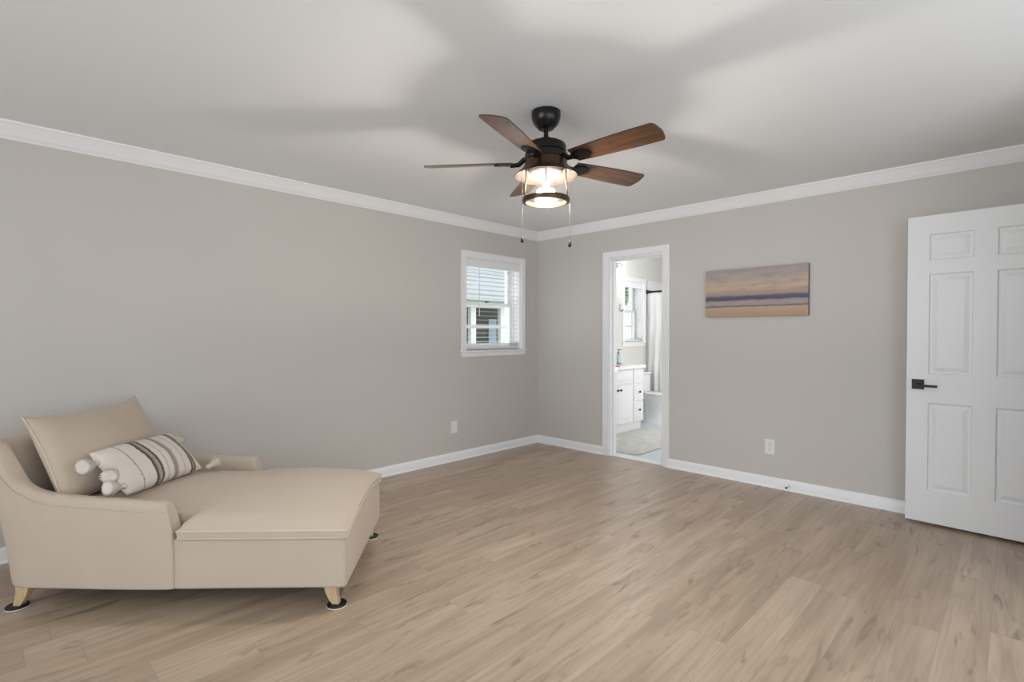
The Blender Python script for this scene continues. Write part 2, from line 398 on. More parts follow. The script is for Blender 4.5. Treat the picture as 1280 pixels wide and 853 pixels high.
def base(name, p0, p1, out, m0=1, m1=1, label=None):
    bm = bmesh.new(); prism(bm, BASE, p0, p1, out, m0, m1); return tag(link(name, bm, M['trim'], smooth='auto'), label, kind='structure')
base('baseboard_left', (0, YF, 0), (0, 0, 0), (1, 0, 0), label='white baseboard along the left wall')
base('baseboard_back', (0, 0, 0), (0.918, 0, 0), (0, -1, 0), 1, 0, 'short white baseboard between corner and bathroom doorway')
base('baseboard_back_right', (1.645, 0, 0), (4.30, 0, 0), (0, -1, 0), 0, 1, 'white baseboard right of the bathroom doorway')
base('baseboard_hall_side', (4.30, 0, 0), (4.30, -0.135, 0), (-1, 0, 0), 1, 0)
base('baseboard_right', (XR, -1.15, 0), (XR, YF, 0), (-1, 0, 0))
base('baseboard_front', (0, YF, 0), (XR, YF, 0), (0, 1, 0))

# ------------------------------------------------------------------ casings
CAS = [(0.0, 0.0), (0.0, 0.011), (0.006, 0.016), (0.014, 0.013), (0.022, 0.015), (0.048, 0.017), (0.060, 0.020), (0.066, 0.018), (0.066, 0.0)]
def casing(bm, wallpt, a0, a1, z0, z1, w, bottom=False):
    """mitred flat casing round an opening; wallpt(a, z, d) -> world point, d away from the wall"""
    s = w / 0.066
    def run(pts):           # pts: centre path of inner corner + outward dirs
        rings = []
        for (a, z, da, dz) in pts:
            rings.append([bm.verts.new(wallpt(a + da * q * s, z + dz * q * s, d)) for q, d in CAS])
        for A, B in zip(rings, rings[1:]):
            for i in range(len(CAS)): bm.faces.new((A[i], A[(i + 1) % len(CAS)], B[(i + 1) % len(CAS)], B[i]))
        return rings
    if bottom:
        r = run([(a0, z0, -1, -1), (a0, z1, -1, 1), (a1, z1, 1, 1), (a1, z0, 1, -1), (a0, z0, -1, -1)])
    else:
        r = run([(a0, z0, -1, 0), (a0, z1, -1, 1), (a1, z1, 1, 1), (a1, z0, 1, 0)])
        bm.faces.new(r[0]); bm.faces.new(r[-1])

# doorway to the bathroom
d1 = tag(empty('door_1', (0, 0, 0)), 'white cased doorway opening to the bathroom', kind='structure')
bm = bmesh.new(); casing(bm, lambda a, z, d: (a, -d, z), DX0, DX1, 0.0, DZ, 0.066); link('door_casing', bm, M['trim'], d1, smooth='auto')
bm = bmesh.new(); casing(bm, lambda a, z, d: (a, 0.12 + d, z), DX0, DX1, 0.0, DZ, 0.066); link('inner_casing', bm, M['trim'], d1, smooth='auto')
bm = bmesh.new()
box(bm, DX0, DX0 + 0.016, -0.002, 0.122, 0, DZ); box(bm, DX1 - 0.016, DX1, -0.002, 0.122, 0, DZ); box(bm, DX0 + .016, DX1 - .016, -0.002, 0.122, DZ - 0.016, DZ)
box(bm, DX0 + .016, DX0 + .028, 0.045, 0.080, 0, DZ - .016); box(bm, DX1 - .028, DX1 - .016, 0.045, 0.080, 0, DZ - .016); box(bm, DX0 + .028, DX1 - .028, 0.045, 0.080, DZ - .028, DZ - .016)
link('door_jamb', bm, M['trim'], d1, bevel=0.0015)
boxo('threshold', M['white_plastic'], d1, DX0 + .016, DX1 - .016, 0.0, 0.12, 0.0, 0.008, bevel=0.003)
bm = bmesh.new(); box(bm, DX0 + .016, DX0 + .0185, 0.085, 0.124, 0.87, 0.93); tube(bm, [(DX0 + .017, 0.122, 0.925), (DX0 + .024, 0.130, 0.925), (DX0 + .05, 0.133, 0.925)], 0.006, 8)
tag(link('strike_plate', bm, M['chrome'], d1), 'brushed chrome strike on the left jamb')

# ------------------------------------------------------------------ windows
def window(name, Y0, Y1, Z0, Z1, label, cw=0.062, lock=True, fd=0.14):
    w = tag(empty(name, (0, (Y0 + Y1) / 2, Z0)), label, kind='structure'); oy, oz = (Y0 + Y1) / 2, Z0
    y0, y1, z0, z1 = Y0 - oy, Y1 - oy, 0.0, Z1 - oz
    bm = bmesh.new(); casing(bm, lambda a, z, d: (d, a, z), y0, y1, z0, z1, cw); link('window_casing', bm, M['trim'], w, smooth='auto')
    bm = bmesh.new()
    box(bm, -0.24, 0.001, y0, y0 + .012, 0, z1); box(bm, -0.24, 0.001, y1 - .012, y1, 0, z1); box(bm, -0.24, 0.001, y0 + .012, y1 - .012, z1 - .012, z1)
    for s in (y0 + .012, y1 - .022):
        box(bm, -fd + .030, -fd + .045, s, s + .010, 0, z1 - .012); box(bm, -fd - .05, -fd - .04, s, s + .010, 0, z1 - .012)
    link('window_jamb', bm, M['trim'], w)
    boxo('window_sill', M['trim'], w, -0.24, 0.034, y0 - cw - .012, y1 + cw + .012, -0.018, 0.0, bevel=0.004)
    boxo('window_apron', M['trim'], w, 0.0, 0.014, y0 - cw, y1 + cw, -0.066, -0.018, bevel=0.004)
    mid = z1 * 0.50 + 0.01
    def sash(nm, xa, za, zb):
        a, b = y0 + .022, y1 - .022; t = 0.036
        bm = bmesh.new(); box(bm, xa - .028, xa, a, a + t, za, zb); box(bm, xa - .028, xa, b - t, b, za, zb)
        box(bm, xa - .028, xa, a + t, b - t, za, za + t); box(bm, xa - .028, xa, a + t, b - t, zb - t, zb)
        s = link(nm, bm, M['trim'], w, bevel=0.002)
        bm = bmesh.new(); box(bm, xa - .016, xa - .012, a + t - .002, b - t + .002, za + t - .002, zb - t + .002); link('glass_pane', bm, M['glass'], s)
        return s
    sash('upper_sash', -fd - .008, mid - .018, z1 - .012)
    sash('lower_sash', -fd + .025, 0.0, mid + .018)
    # storm-window rail seen behind the lower sash
    boxo('screen_rail', M['trim'], w, -0.215, -0.20, y0 + .012, y1 - .012, mid * 0.48, mid * 0.48 + .03, bevel=0.002)
    if lock:
        bm = bmesh.new(); lathe(bm, [(0.0001, 0), (0.017, 0), (0.017, 0.008), (0.008, 0.014), (0.0001, 0.014)], 16, c=(-fd + .005, 0.0, mid + .018))
        box(bm, -fd - .004, -fd + .018, -0.01, 0.035, mid + .026, mid + .034)
        tag(link('sash_lock', bm, M['bronze'], w), 'small dark sash lock')
    return w
window('window_1', WY0, WY1, WZ0, WZ1, 'small white double-hung window near the room corner')
window('window_2', BY0, BY1, BZ0, BZ1, 'white double-hung window seen inside the bathroom', cw=0.06, lock=False)

def blind(Y0, Y1, Z0, Z1, label, n_stack=5):
    b = tag(empty('window_blind', (-0.045, (Y0 + Y1) / 2, Z1 - .012)), label, 'blind')
    a, c = -(Y1 - Y0) / 2 + .016, (Y1 - Y0) / 2 - .016; hgt = Z1 - Z0 - .012
    boxo('headrail', M['trim'], b, -.028, .024, a, c, -.045, 0, bevel=.002)
    boxo('valance', M['trim'], b, .026, .036, a - .003, c + .003, -.075, 0, bevel=.003)
    bm = bmesh.new(); z = -.075; step = 0.046; bot = -hgt + .05
    while z > bot + .02:
        m = Matrix.Translation((0, 0, z)) @ Matrix.Rotation(rad(3), 4, 'Y')
        box(bm, -.025, .025, a + .004, c - .004, -.0013, .0013, mat=m); z -= step
    for k in range(n_stack): box(bm, -.025, .025, a + .004, c - .004, bot - .008 + k * .006, bot - .005 + k * .006)
    link('slats', bm, M['white_plastic'], b)
    boxo('bottom_rail', M['white_plastic'], b, -.026, .026, a + .003, c - .003, -hgt + .004, -hgt + .036, bevel=.003)
    for y in (a + .10, c - .10):
        for x in (-.024, .024):
            bm = bmesh.new(); tube(bm, [(x, y, -.04), (x, y, -hgt + .03)], .0009, 5); link('ladder_cord', bm, M['white_plastic'], b)
    bm = bmesh.new(); tube(bm, [(.045, a + .17, -.07), (.046, a + .17, -.62 * hgt)], .004, 8); link('tilt_wand', bm, M['white_plastic'], b)
    return b
blind(WY0, WY1, WZ0, WZ1, 'white slatted blind on the bedroom window, slats tilted open')
blind(BY0, BY1, BZ0, BZ1, 'white slatted blind on the bathroom window', 3)

# ------------------------------------------------------------------ outside
bm = bmesh.new(); box(bm, -30, -0.25, -25, 30, -0.45, -0.35); struct('ground', bm, M['lawn'], 'lawn outside the windows')
nh = tag(empty('neighbor_house', (-6.2, 4.0, -0.35)), 'pale house with white porch posts seen through the bedroom window', 'house')
bm = bmesh.new(); box(bm, -2.6, -2.4, -9, 4.5, 0, 3.0)
for k in range(24): box(bm, -2.4, -2.385, -9, 4.5, .1 + k * .12, .105 + k * .12 + .095)
link('siding_wall', bm, M['siding'], nh)
bm = bmesh.new(); m = Matrix.Translation((0.45, 0, 2.40)) @ Matrix.Rotation(rad(24), 4, 'Y')
box(bm, -4.6, 0, -9.3, 4.7, 0, .08, mat=m)
for k in range(11): box(bm, -4.6 + k * .42, -4.585 + k * .42, -9.3, 4.7, .08, .10, mat=m)
link('porch_roof', bm, M['metal_roof'], nh)
boxo('porch_beam', M['trim'], nh, .0, .16, -9.2, 4.5, 2.30, 2.46)
for y in (-2.9, -1.83, -.76, 0.30, 1.37, 2.44, 3.5): boxo('porch_post', M['trim'], nh, .01, .13, y, y + .17, .12, 2.30)
boxo('porch_railing', M['trim'], nh, .04, .10, -9, 4.5, 1.30, 1.36)
boxo('porch_deck', M['siding'], nh, -2.4, .2, -9, 4.5, 0, .12)
boxo('front_door', M['blue_door'], nh, -2.40, -2.34, 3.25, 3.60, .12, 2.1)
nh2 = tag(empty('pale_house', (-9.5, 16.0, -0.35)), 'white house behind the tree seen through the bathroom window', 'house')
boxo('siding_wall', M['trim'], nh2, -3, 0, -5, 6, 0, 3.2); 
bm = bmesh.new(); box(bm, -3.3, .4, -5.3, 6.3, 3.2, 3.3); box(bm, -2.0, -1.0, -5.2, 6.2, 3.3, 4.2); link('roof', bm, M['metal_roof'], nh2)
def tree(x, y, h, r, label):
    t = tag(empty('garden_tree', (x, y, -0.35)), label, 'tree')
    bm = bmesh.new(); tube(bm, [(0, 0, 0), (.05, 0, h * .4), (0, .06, h * .75)], [.11, .08, .04], 8); link('trunk', bm, M['bark'], t)
    bm = bmesh.new(); rnd = random.Random(5)
    for i in range(420):
        th, ph = rnd.uniform(0, 2 * PI), math.acos(rnd.uniform(-1, 1)); rr = r * rnd.uniform(.45, 1.0)
        c = Vector((rr * math.sin(ph) * math.cos(th), rr * math.sin(ph) * math.sin(th), h * .7 + rr * 1.1 * math.cos(ph)))
        a = Vector((rnd.uniform(-1, 1), rnd.uniform(-1, 1), rnd.uniform(-1, 1))).normalized() * .09; b = a.orthogonal().normalized() * .05
        bm.faces.new([bm.verts.new(c + a), bm.verts.new(c + b), bm.verts.new(c - a), bm.verts.new(c - b)])
    link('foliage', bm, M['leaf'], t)
tree(-4.4, 8.45, 4.3, .55, 'green tree outside the bathroom window')

# ------------------------------------------------------------------ wall items
def canvas():
    c = tag(empty('beach_canvas', (2.024, -0.001, 1.418)), 'wide beach sunset canvas print hanging on the wall right of the doorway', 'canvas print')
    bm = bmesh.new(); box(bm, 0, .825, -.026, 0, 0, .41)
    o = link('stretched_canvas', bm, [M['beach'], M['canvas_edge']], c)
    for p in o.data.polygons: p.material_index = 0 if p.normal.y < -.5 else 1
canvas()

def outlet(name, loc, rz, label):
    o = tag(empty(name, loc, rz), label, 'wall plate', None)
    return o
# left wall: blank-looking white plate; wall_back: duplex receptacle (local x across, -y out of the wall)
o = tag(empty('wall_plate', (0.0, -1.262, 0.338), rad(90)), 'white cover plate low on the left wall below the window', 'wall plate')
bm = bmesh.new(); box(bm, -.040, .040, -.006, 0, -.060, .060); link('cover_plate', bm, M['white_plastic'], o, bevel=.003)
bm = bmesh.new(); box(bm, -.017, .017, -.008, -.005, -.034, .034); link('plate_insert', bm, M['white_plastic'], o, bevel=.001)
o = tag(empty('electrical_outlet', (2.565, 0.0, 0.334)), 'white electrical outlet on the wall between doorway and panel door', 'electrical outlet')
bm = bmesh.new(); box(bm, -.040, .040, -.006, 0, -.062, .062); link('cover_plate', bm, M['white_plastic'], o, bevel=.003)
for dz in (-.022, .022):
    bm = bmesh.new(); lathe(bm, [(.0001, 0), (.0165, 0), (.0165, .003), (.0001, .003)], 20)
    for v in bm.verts: v.co = Vector((v.co.x, -.006 - v.co.z, v.co.y + dz))
    r = link('receptacle', bm, M['white_plastic'], o)
    bm = bmesh.new(); box(bm, -.008, -.006, -.0095, -.009, dz - .002, dz + .008); box(bm, .006, .008, -.0095, -.009, dz - .002, dz + .008); box(bm, -.002, .002, -.0095, -.009, dz - .011, dz - .007); link('slots', bm, M['slot'], r)
bm = bmesh.new(); lathe(bm, [(.0001, 0), (.003, 0), (.003, .0015), (.0001, .0015)], 10)
for v in bm.verts: v.co = Vector((v.co.x, -.006 - v.co.z, v.co.y))
link('screw', bm, M['chrome'], o)
# spring door stop on the baseboard
ds = tag(empty('door_stop', (2.715, -.014, .042)), 'small white door stop with dark tip on the baseboard', 'door stop')
bm = bmesh.new(); tube(bm, [(0, 0, 0), (0, -.006, 0), (0, -.0065, 0), (0, -.055, -.003)], [.013, .012, .005, .005], 12); link('stem', bm, M['white_plastic'], ds)
bm = bmesh.new(); tube(bm, [(0, -.055, -.003), (0, -.070, -.004)], .007, 12); link('rubber_tip', bm, M['black'], ds)

# ------------------------------------------------------------------ six-panel door (free edge near the wall, hinged on the right)
def panel_door():
    ang = math.atan2(-0.030, 0.78)
    d = tag(empty('door_2', (3.491, -0.188, 0.02), ang), 'white six-panel door standing open against the wall', kind='structure')
    Wd, Hd, T = 0.78, 2.03, 0.035
    xs = [0, .115, .335, .445, .665, Wd]; zs = [0, .215, .795, .985, 1.645, 1.735, 1.905, Hd]
    bm = bmesh.new(); P = {}
    def v(x, y, z):
        k = (round(x, 5), round(y, 5), round(z, 5))
        if k not in P: P[k] = bm.verts.new(k)
        return P[k]
    def q(a, b, c, e): bm.faces.new((v(*a), v(*b), v(*c), v(*e)))
    for i in range(5):
        for j in range(7):
            x0, x1, z0, z1 = xs[i], xs[i + 1], zs[j], zs[j + 1]
            pan = i in (1, 3) and j in (1, 3, 5)
            for side in (0, 1):
                yy = (lambda dd: dd) if side == 0 else (lambda dd: T - dd)
                if not pan: q((x0, yy(0), z0), (x1, yy(0), z0), (x1, yy(0), z1), (x0, yy(0), z1)); continue
                steps = [(0, 0), (.006, .008), (.014, .009), (.020, .0085), (.042, .0025), (.050, .002)]
                for (i0, h0), (i1, h1) in zip(steps, steps[1:]):
                    A = [(x0 + i0, yy(h0), z0 + i0), (x1 - i0, yy(h0), z0 + i0), (x1 - i0, yy(h0), z1 - i0), (x0 + i0, yy(h0), z1 - i0)]
                    B = [(x0 + i1, yy(h1), z0 + i1), (x1 - i1, yy(h1), z0 + i1), (x1 - i1, yy(h1), z1 - i1), (x0 + i1, yy(h1), z1 - i1)]
                    for k in range(4): q(A[k], A[(k + 1) % 4], B[(k + 1) % 4], B[k])
                q(*B)
    for j in range(7): q((0, 0, zs[j]), (0, 0, zs[j + 1]), (0, T, zs[j + 1]), (0, T, zs[j])); q((Wd, 0, zs[j]), (Wd, 0, zs[j + 1]), (Wd, T, zs[j + 1]), (Wd, T, zs[j]))
    for i in range(5): q((xs[i], 0, 0), (xs[i + 1], 0, 0), (xs[i + 1], T, 0), (xs[i], T, 0)); q((xs[i], 0, Hd), (xs[i + 1], 0, Hd), (xs[i + 1], T, Hd), (xs[i], T, Hd))
    link('door_leaf', bm, M['door'], d)
    z = 0.915
    for sgn, y0 in ((-1, 0.0), (1, T)):
        bm = bmesh.new(); ya, yb = sorted((y0, y0 + sgn * .010)); box(bm, .030, .095, ya, yb, z - .033, z + .033)
        h = tag(link('door_handle', bm, M['black'], d, bevel=.0015), 'matt black square lever handle')
        bm = bmesh.new(); tube(bm, [(.062, y0 + sgn * .01, z), (.062, y0 + sgn * .05, z)], .009, 12)
        ya, yb = sorted((y0 + sgn * .042, y0 + sgn * .054)); box(bm, .052, .168, ya, yb, z - .015, z + .001)
        link('lever', bm, M['black'], h, bevel=.0015)
    boxo('latch_plate', M['black'], d, -.0012, 0.001, .006, T - .006, z - .028, z + .028, bevel=0)
    for zz in (.2, 1.0, 1.82):
        bm = bmesh.new(); tube(bm, [(Wd + .006, -.004, zz - .045), (Wd + .006, -.004, zz + .045)], .006, 10); box(bm, Wd - .02, Wd + .004, -.0015, .0, zz - .045, zz + .045); link('hinge', bm, M['black'], d)
panel_door()
d3 = tag(empty('door_3', (4.30, 0, 0)), 'white cased hall doorway where the panel door hangs', kind='structure')
bm = bmesh.new(); casing(bm, lambda a, z, d: (-d, a, z), -1.03, -0.20, 0.0, 2.07, 0.06); link('door_casing', bm, M['trim'], d3, smooth='auto')

# ------------------------------------------------------------------ ceiling fan
FX, FY = 2.238, -2.475
def fan():
    f = tag(empty('ceiling_fan', (FX, FY, H)), 'dark bronze ceiling fan with five walnut blades and a lantern light', 'ceiling fan')
    Z = lambda z: z - H
    def part(nm, prof, mat, n=56, par=f, cap=True, sm='auto'):
        bm = bmesh.new(); lathe(bm, [(r, Z(z)) for r, z in prof], n, cap); return link(nm, bm, mat, par, smooth=sm)
    tag(part('canopy', [(.066, 2.44), (.0765, 2.436), (.0765, 2.412), (.073, 2.392), (.062, 2.370), (.045, 2.354), (.040, 2.348), (.018, 2.346)], M['bronze']), 'black bowl canopy against the ceiling')
    part('downrod', [(.0125, 2.36), (.0125, 2.272)], M['bronze'])
    part('coupling', [(.018, 2.305), (.030, 2.298), (.033, 2.285), (.033, 2.268)], M['bronze'])
    part('motor_housing', [(.04, 2.276), (.088, 2.273), (.101, 2.266), (.106, 2.254), (.106, 2.224), (.099, 2.222), (.099, 2.217), (.112, 2.214), (.113, 2.185), (.09, 2.178)], M['bronze'])
    # flared shade: outer bronze, inner enamel darkened against the bulb glow
    sh = part('lamp_shade', [(.108, 2.184), (.112, 2.160), (.118, 2.148), (.128, 2.134), (.150, 2.114), (.166, 2.103), (.1665, 2.100), (.164, 2.099)], M['bronze_warm'], cap=False)
    tag(part('shade_lining', [(.164, 2.099), (.148, 2.110), (.126, 2.130), (.114, 2.146), (.106, 2.150), (.001, 2.151)], M['shade_in'], par=sh, cap=False), 'enamel underside, darkened so it reads cream when lit')
    tag(part('socket_plate', [(.086, 2.150), (.088, 2.120), (.080, 2.112), (.001, 2.111)], M['shade_in'], cap=False), 'round plate above the bulb, darkened so it reads pale when lit')
    part('bulb_socket', [(.019, 2.112), (.019, 2.060), (.013, 2.058)], M['white_plastic'], 24)
    part('bulb', [(.013, 2.060), (.014, 2.042), (.022, 2.035), (.040, 2.030), (.0465, 2.022), (.044, 2.014), (.022, 2.008), (.001, 2.006)], M['bulb'], 24, sm=True)
    part('glass_shade', [(.094, 2.135), (.097, 2.08), (.101, 2.03), (.106, 1.985), (.106, 1.972)], M['seeded'], cap=False)
    bm = bmesh.new(); n = 64
    lathe(bm, [(.108, Z(1.985)), (.122, Z(1.987)), (.124, Z(1.975)), (.122, Z(1.964)), (.108, Z(1.962)), (.106, Z(1.972)), (.108, Z(1.985))], n, False)
    link('bottom_ring', bm, M['bronze_warm'], f, smooth='auto')
    a0 = math.atan2(-4.568 - FY, 4.024 - FX)
    for k in range(4):
        a = a0 + k * PI / 2; c, s = math.cos(a), math.sin(a)
        bm = bmesh.new(); tube(bm, [(.106 * c, .106 * s, Z(2.15)), (.104 * c, .104 * s, Z(2.10)), (.113 * c, .113 * s, Z(1.985))], .0035, 8)
        link('cage_rod', bm, M['bronze_warm'], f, smooth=True)
    for sgn, ze in ((-1, 1.785), (1, 1.760)):
        a = a0 + sgn * PI / 2; c, s = math.cos(a) * .125, math.sin(a) * .125
        bm = bmesh.new(); n = 60
        tube(bm, [(c, s, Z(2.13 - (2.13 - ze) * i / n)) for i in range(n + 1)], [.0010 + .0007 * (i % 2) for i in range(n + 1)], 6)
        ch = tag(link('pull_chain', bm, M['chain'], f, smooth=True), None)
        bm = bmesh.new(); lathe(bm, [(.0005, Z(ze + .004)), (.003, Z(ze)), (.0055, Z(ze - .008)), (.009, Z(ze - .020)), (.0085, Z(ze - .027)), (.004, Z(ze - .032)), (.0005, Z(ze - .033))], 16, c=(c, s, 0))
        link('pendant', bm, M['black'], ch, smooth=True)
    # blades, local x outwards
    def outline(r0=.175, r1=.655, w0=.052, w1=.069):
        pts = []
        for t in [i / 10 for i in range(11)]:
            pts.append((r0 + (r1 - .03 - r0) * t, w0 + (w1 - w0) * min(1, t * 1.5) ** .8))
        top = pts; tip = []
        for i in range(1, 6):
            a = PI / 2 * i / 6; tip.append((r1 - .03 + .022 * math.sin(a), w1 - .03 + .03 * math.cos(a)))
        tip.append((r1 - .006, w1 - .035)); tip.append((r1, 0.0))
        full = top + tip; mir = [(x, -y) for x, y in reversed(full[:-1])]
        return full + mir
    ol = outline()
    for k in range(5):
        a = rad(-142 + 72 * k)
        e = Matrix.Rotation(a, 4, 'Z') @ Matrix.Translation((0, 0, Z(2.172))) @ Matrix.Rotation(rad(-14), 4, 'X')
        bm = bmesh.new()
        A = [bm.verts.new((x, y, .003)) for x, y in ol]; B = [bm.verts.new((x, y, -.003)) for x, y in ol]
        bm.faces.new(A); bm.faces.new(B)
        for i in range(len(ol)): j = (i + 1) % len(ol); bm.faces.new((A[i], A[j], B[j], B[i]))
        b = link('fan_blade', bm, M['walnut'], f, smooth='auto'); b.matrix_local = e
        bm = bmesh.new()
        # bracket: neck from the motor, then a rounded plate under the blade
        pl = [(.17, .018), (.19, .034), (.225, .040), (.258, .030), (.275, .010)]; pl = pl + [(x, -y) for x, y in reversed(pl)]
        A = [bm.verts.new((x, y, -.0035)) for x, y in pl]; B = [bm.verts.new((x, y, -.0105)) for x, y in pl]
        bm.faces.new(A); bm.faces.new(B)
        for i in range(len(pl)): j = (i + 1) % len(pl); bm.faces.new((A[i], A[j], B[j], B[i]))
        tube(bm, [(.085, 0, .024), (.115, 0, .018), (.145, 0, -.006), (.19, 0, -.010)], [.016, .014, .013, .011], 10)
        for (x, y) in ((.205, .018), (.205, -.018), (.245, 0)): lathe(bm, [(.0001, -.013), (.005, -.012), (.006, -.0095)], 10, c=(x, y, 0))
        link('blade_arm', bm, M['bronze'], b, smooth='auto')
fan()

# added fill lamp over the unseen half, brightens floor and chaise top
fl = tag(empty('added_fill_lamp', (2.6, -6.2, H)), 'added fill lamp, round and white, unseen on the ceiling behind the camera', 'fill lamp')
bm = bmesh.new(); lathe(bm, [(.001, 0), (.22, 0), (.22, -.03), (.20, -.035), (.001, -.035)], 40); link('lamp_base', bm, M['white_plastic'], fl, smooth='auto')
bm = bmesh.new(); lathe(bm, [(.20, -.035), (.19, -.06), (.15, -.085), (.08, -.10), (.001, -.105)], 40, False); link('lamp_glass', bm, emit('fill_lamp_glass', (0.92, 0.96, 1.0), FILL_LAMP), fl, smooth=True)

# ------------------------------------------------------------------ chaise longue
CH_ANG = rad(45.5); CO = (1.753, -3.41)
def lerp(a, b, t): return a + (b - a) * t
def sm(t): t = max(0, min(1, t)); return t * t * (3 - 2 * t)
def plerp(x, pts):
    if x <= pts[0][0]: return pts[0][1]
    for (a, va), (b, vb) in zip(pts, pts[1:]):
        if x <= b: return lerp(va, vb, (x - a) / (b - a))
    return pts[-1][1]
YA, YB = -.045, .865
def end_x(y): return lerp(.056, .002, (y - YA) / (YB - YA))       # slightly skewed foot end
def arch(y): return .050 * math.sin(PI * max(0, min(1, (y - YA) / (YB - YA))))
def chaise():
    c = tag(empty('chaise_longue', (CO[0], CO[1], 0), CH_ANG), 'oatmeal linen upholstered chaise longue by the left wall', 'chaise longue')
    # seat base
    bm = bmesh.new(); N = 24; xs = [-1.44, -1.2, -.95, -.74, -.70, -.45, -.2, -.08, 0]
    T, Bt = [], []
    for i in range(N + 1):
        y = lerp(YA, YB, i / N); ex = end_x(y)
        fr = [lerp(-1.44, ex, (x + 1.44) / 1.44) for x in xs]; ins = lambda x: .075 * sm((-.715 - x) / .03) * (1 - 2 * i / N)
        T.append([bm.verts.new((x, y + ins(x), .335 + arch(y) * sm((x + .55) / .55))) for x in fr]); Bt.append([bm.verts.new((x, y + ins(x), .102)) for x in fr])
    for i in range(N):
        for j in range(len(xs) - 1):
            bm.faces.new((T[i][j], T[i + 1][j], T[i + 1][j + 1], T[i][j + 1])); bm.faces.new((Bt[i][j], Bt[i + 1][j], Bt[i + 1][j + 1], Bt[i][j + 1]))
        bm.faces.new((T[i][-1], T[i + 1][-1], Bt[i + 1][-1], Bt[i][-1])); bm.faces.new((T[i][0], T[i + 1][0], Bt[i + 1][0], Bt[i][0]))
    for r in (0, N):
        for j in range(len(xs) - 1): bm.faces.new((T[r][j], T[r][j + 1], Bt[r][j + 1], Bt[r][j]))
    link('seat_base', bm, M['linen'], c, bevel=.014, seg=4)
    boxo('underliner', M['underliner'], c, -1.44, -.03, .02, .82, .094, .104, bevel=0)
    # arms and back: one wrap-around shell
    y_n, y_f = -.052, .872; xb = -1.54; R = .12; xf = -.772
    path = []
    n1 = 22
    for i in range(n1 + 1):
        x = lerp(xf, xb + R, i / n1); path.append((x, y_n + .035 * sm((xf - x) / .8), 0, -1))
    for i in range(1, 9):
        a = PI / 2 * i / 9; path.append((xb + R - R * math.sin(a), y_n + .035 + R - R * math.cos(a), -math.sin(a), -math.cos(a)))
    for i in range(0, 11):
        path.append((xb, lerp(y_n + .035 + R, y_f - .035 - R, i / 10), -1, 0))
    for i in range(1, 9):
        a = PI / 2 * (1 - i / 9); path.append((xb + R - R * math.sin(a), y_f - .035 - R + R * math.cos(a), -math.sin(a), math.cos(a)))
    for i in range(n1 + 1):
        x = lerp(xb + R, xf, i / n1); path.append((x, y_f - .035 * sm((xf - x) / .8), 0, 1))
    HP = [(-1.60, .785), (-1.56, .755), (-1.50, .672), (-1.44, .597), (-1.38, .558), (-1.30, .538), (-1.18, .528), (-1.04, .520), (-.86, .508), (-.74, .504), (-.70, .500)]
    HP = sorted(HP)
    bm = bmesh.new(); rings = []
    for k, (x, y, nx, ny) in enumerate(path):
        back = max(0, -nx)                       # 0 arm .. 1 back
        if back > 0:
            h = lerp(plerp(xb + R, HP), .775, sm(back * 1.0)) if back < .999 else .775
        else: h = plerp(x, HP)
        h = h if back > 0 else plerp(x, HP)
        t = lerp(.080, .105, back); lean = lerp(.012, .115, back) * (h - .1) / .67
        ring = []
        def P(inw, z, ln): return bm.verts.new((x + nx * ln - nx * inw + sm((x - xf + .16) / .16) * (1 - sm((z - .34) / .20)) * .040, y + ny * ln - ny * inw, z))
        f = lambda z: lean * ((z - .1) / (h - .1)) ** 1.2 if z > .1 else 0
        for (inw, z) in ((0.004, .102), (0, .108), (0, .16), (0, .26), (0.0, lerp(.26, h, .55)), (.002, h - .045), (.008, h - .016), (t * .28, h - .002), (t * .5, h), (t * .75, h - .004), (t * .96, h - .02), (t * 1.0, h - .05), (t + .004, lerp(.33, h - .05, .4)), (t + .006, .30), (t + .006, .115), (t + .004, .102)):
            ring.append(P(inw, z, f(z)))
        rings.append(ring)
    creaseline = [tuple(r[5].co) for r in rings]
    for a, b in zip(rings, rings[1:]):
        for i in range(len(a)): j = (i + 1) % len(a); bm.faces.new((a[i], a[j], b[j], b[i]))
    # rounded front faces of the arms (bulge forward at the top)
    for ring, sg in ((rings[0], 1), (rings[-1], 1)):
        cx = sum((v.co for v in ring), Vector()) / len(ring); prev = ring
        for s, dx in ((.90, .010), (.62, .016)):
            cur = []
            for v in ring:
                p = v.co.copy(); p.y = cx.y + (p.y - cx.y) * s; p.z = .33 + (p.z - .33) * (1 - (1 - s) * .16); p.x += dx
                cur.append(bm.verts.new(p))
            for i in range(len(ring)): j = (i + 1) % len(ring); bm.faces.new((prev[i], prev[j], cur[j], cur[i]))
            prev = cur
        bm.faces.new(prev)
    o = link('arms_and_back', bm, M['linen'], c, smooth=True)
    o.modifiers.new('subdivision', 'SUBSURF').levels = 1
    bm = bmesh.new(); tube(bm, creaseline, .0022, 6); link('seam_piping', bm, M['linen'], o, smooth=True)
    # T-shaped seat cushion
    yn, yf = -.062, .882; xi = -.700; ai, af = .045, .775; xbk = -1.40
    def inside(x, y): return yn - 1e-6 <= y <= yf + 1e-6 and x <= 1e-6 and (x >= xi - 1e-6 or (ai - 1e-6 <= y <= af + 1e-6 and x >= xbk - 1e-6))
    def dist(x, y):
        d = min(0 - x, x - xbk)
        if x >= xi:
            d = min(d, y - yn, yf - y)
            if y < ai: d = min(d, x - xi)
            if y > af: d = min(d, x - xi)
        else: d = min(d, y - ai + .035, af - y + .035)
        if x >= xi and x - xi < .2: d = min(d, *[math.hypot(x - xi, y - cy) + .02 for cy in (ai, af)]) if ai <= y <= af else d
        return max(0, d)
    gx = [xbk + (xi - xbk) * i / 24 for i in range(25)] + [xi + .700 * i / 30 for i in range(1, 30)] + [-.012, -.004, 0.0]
    gx = sorted(set(round(g, 5) for g in gx))
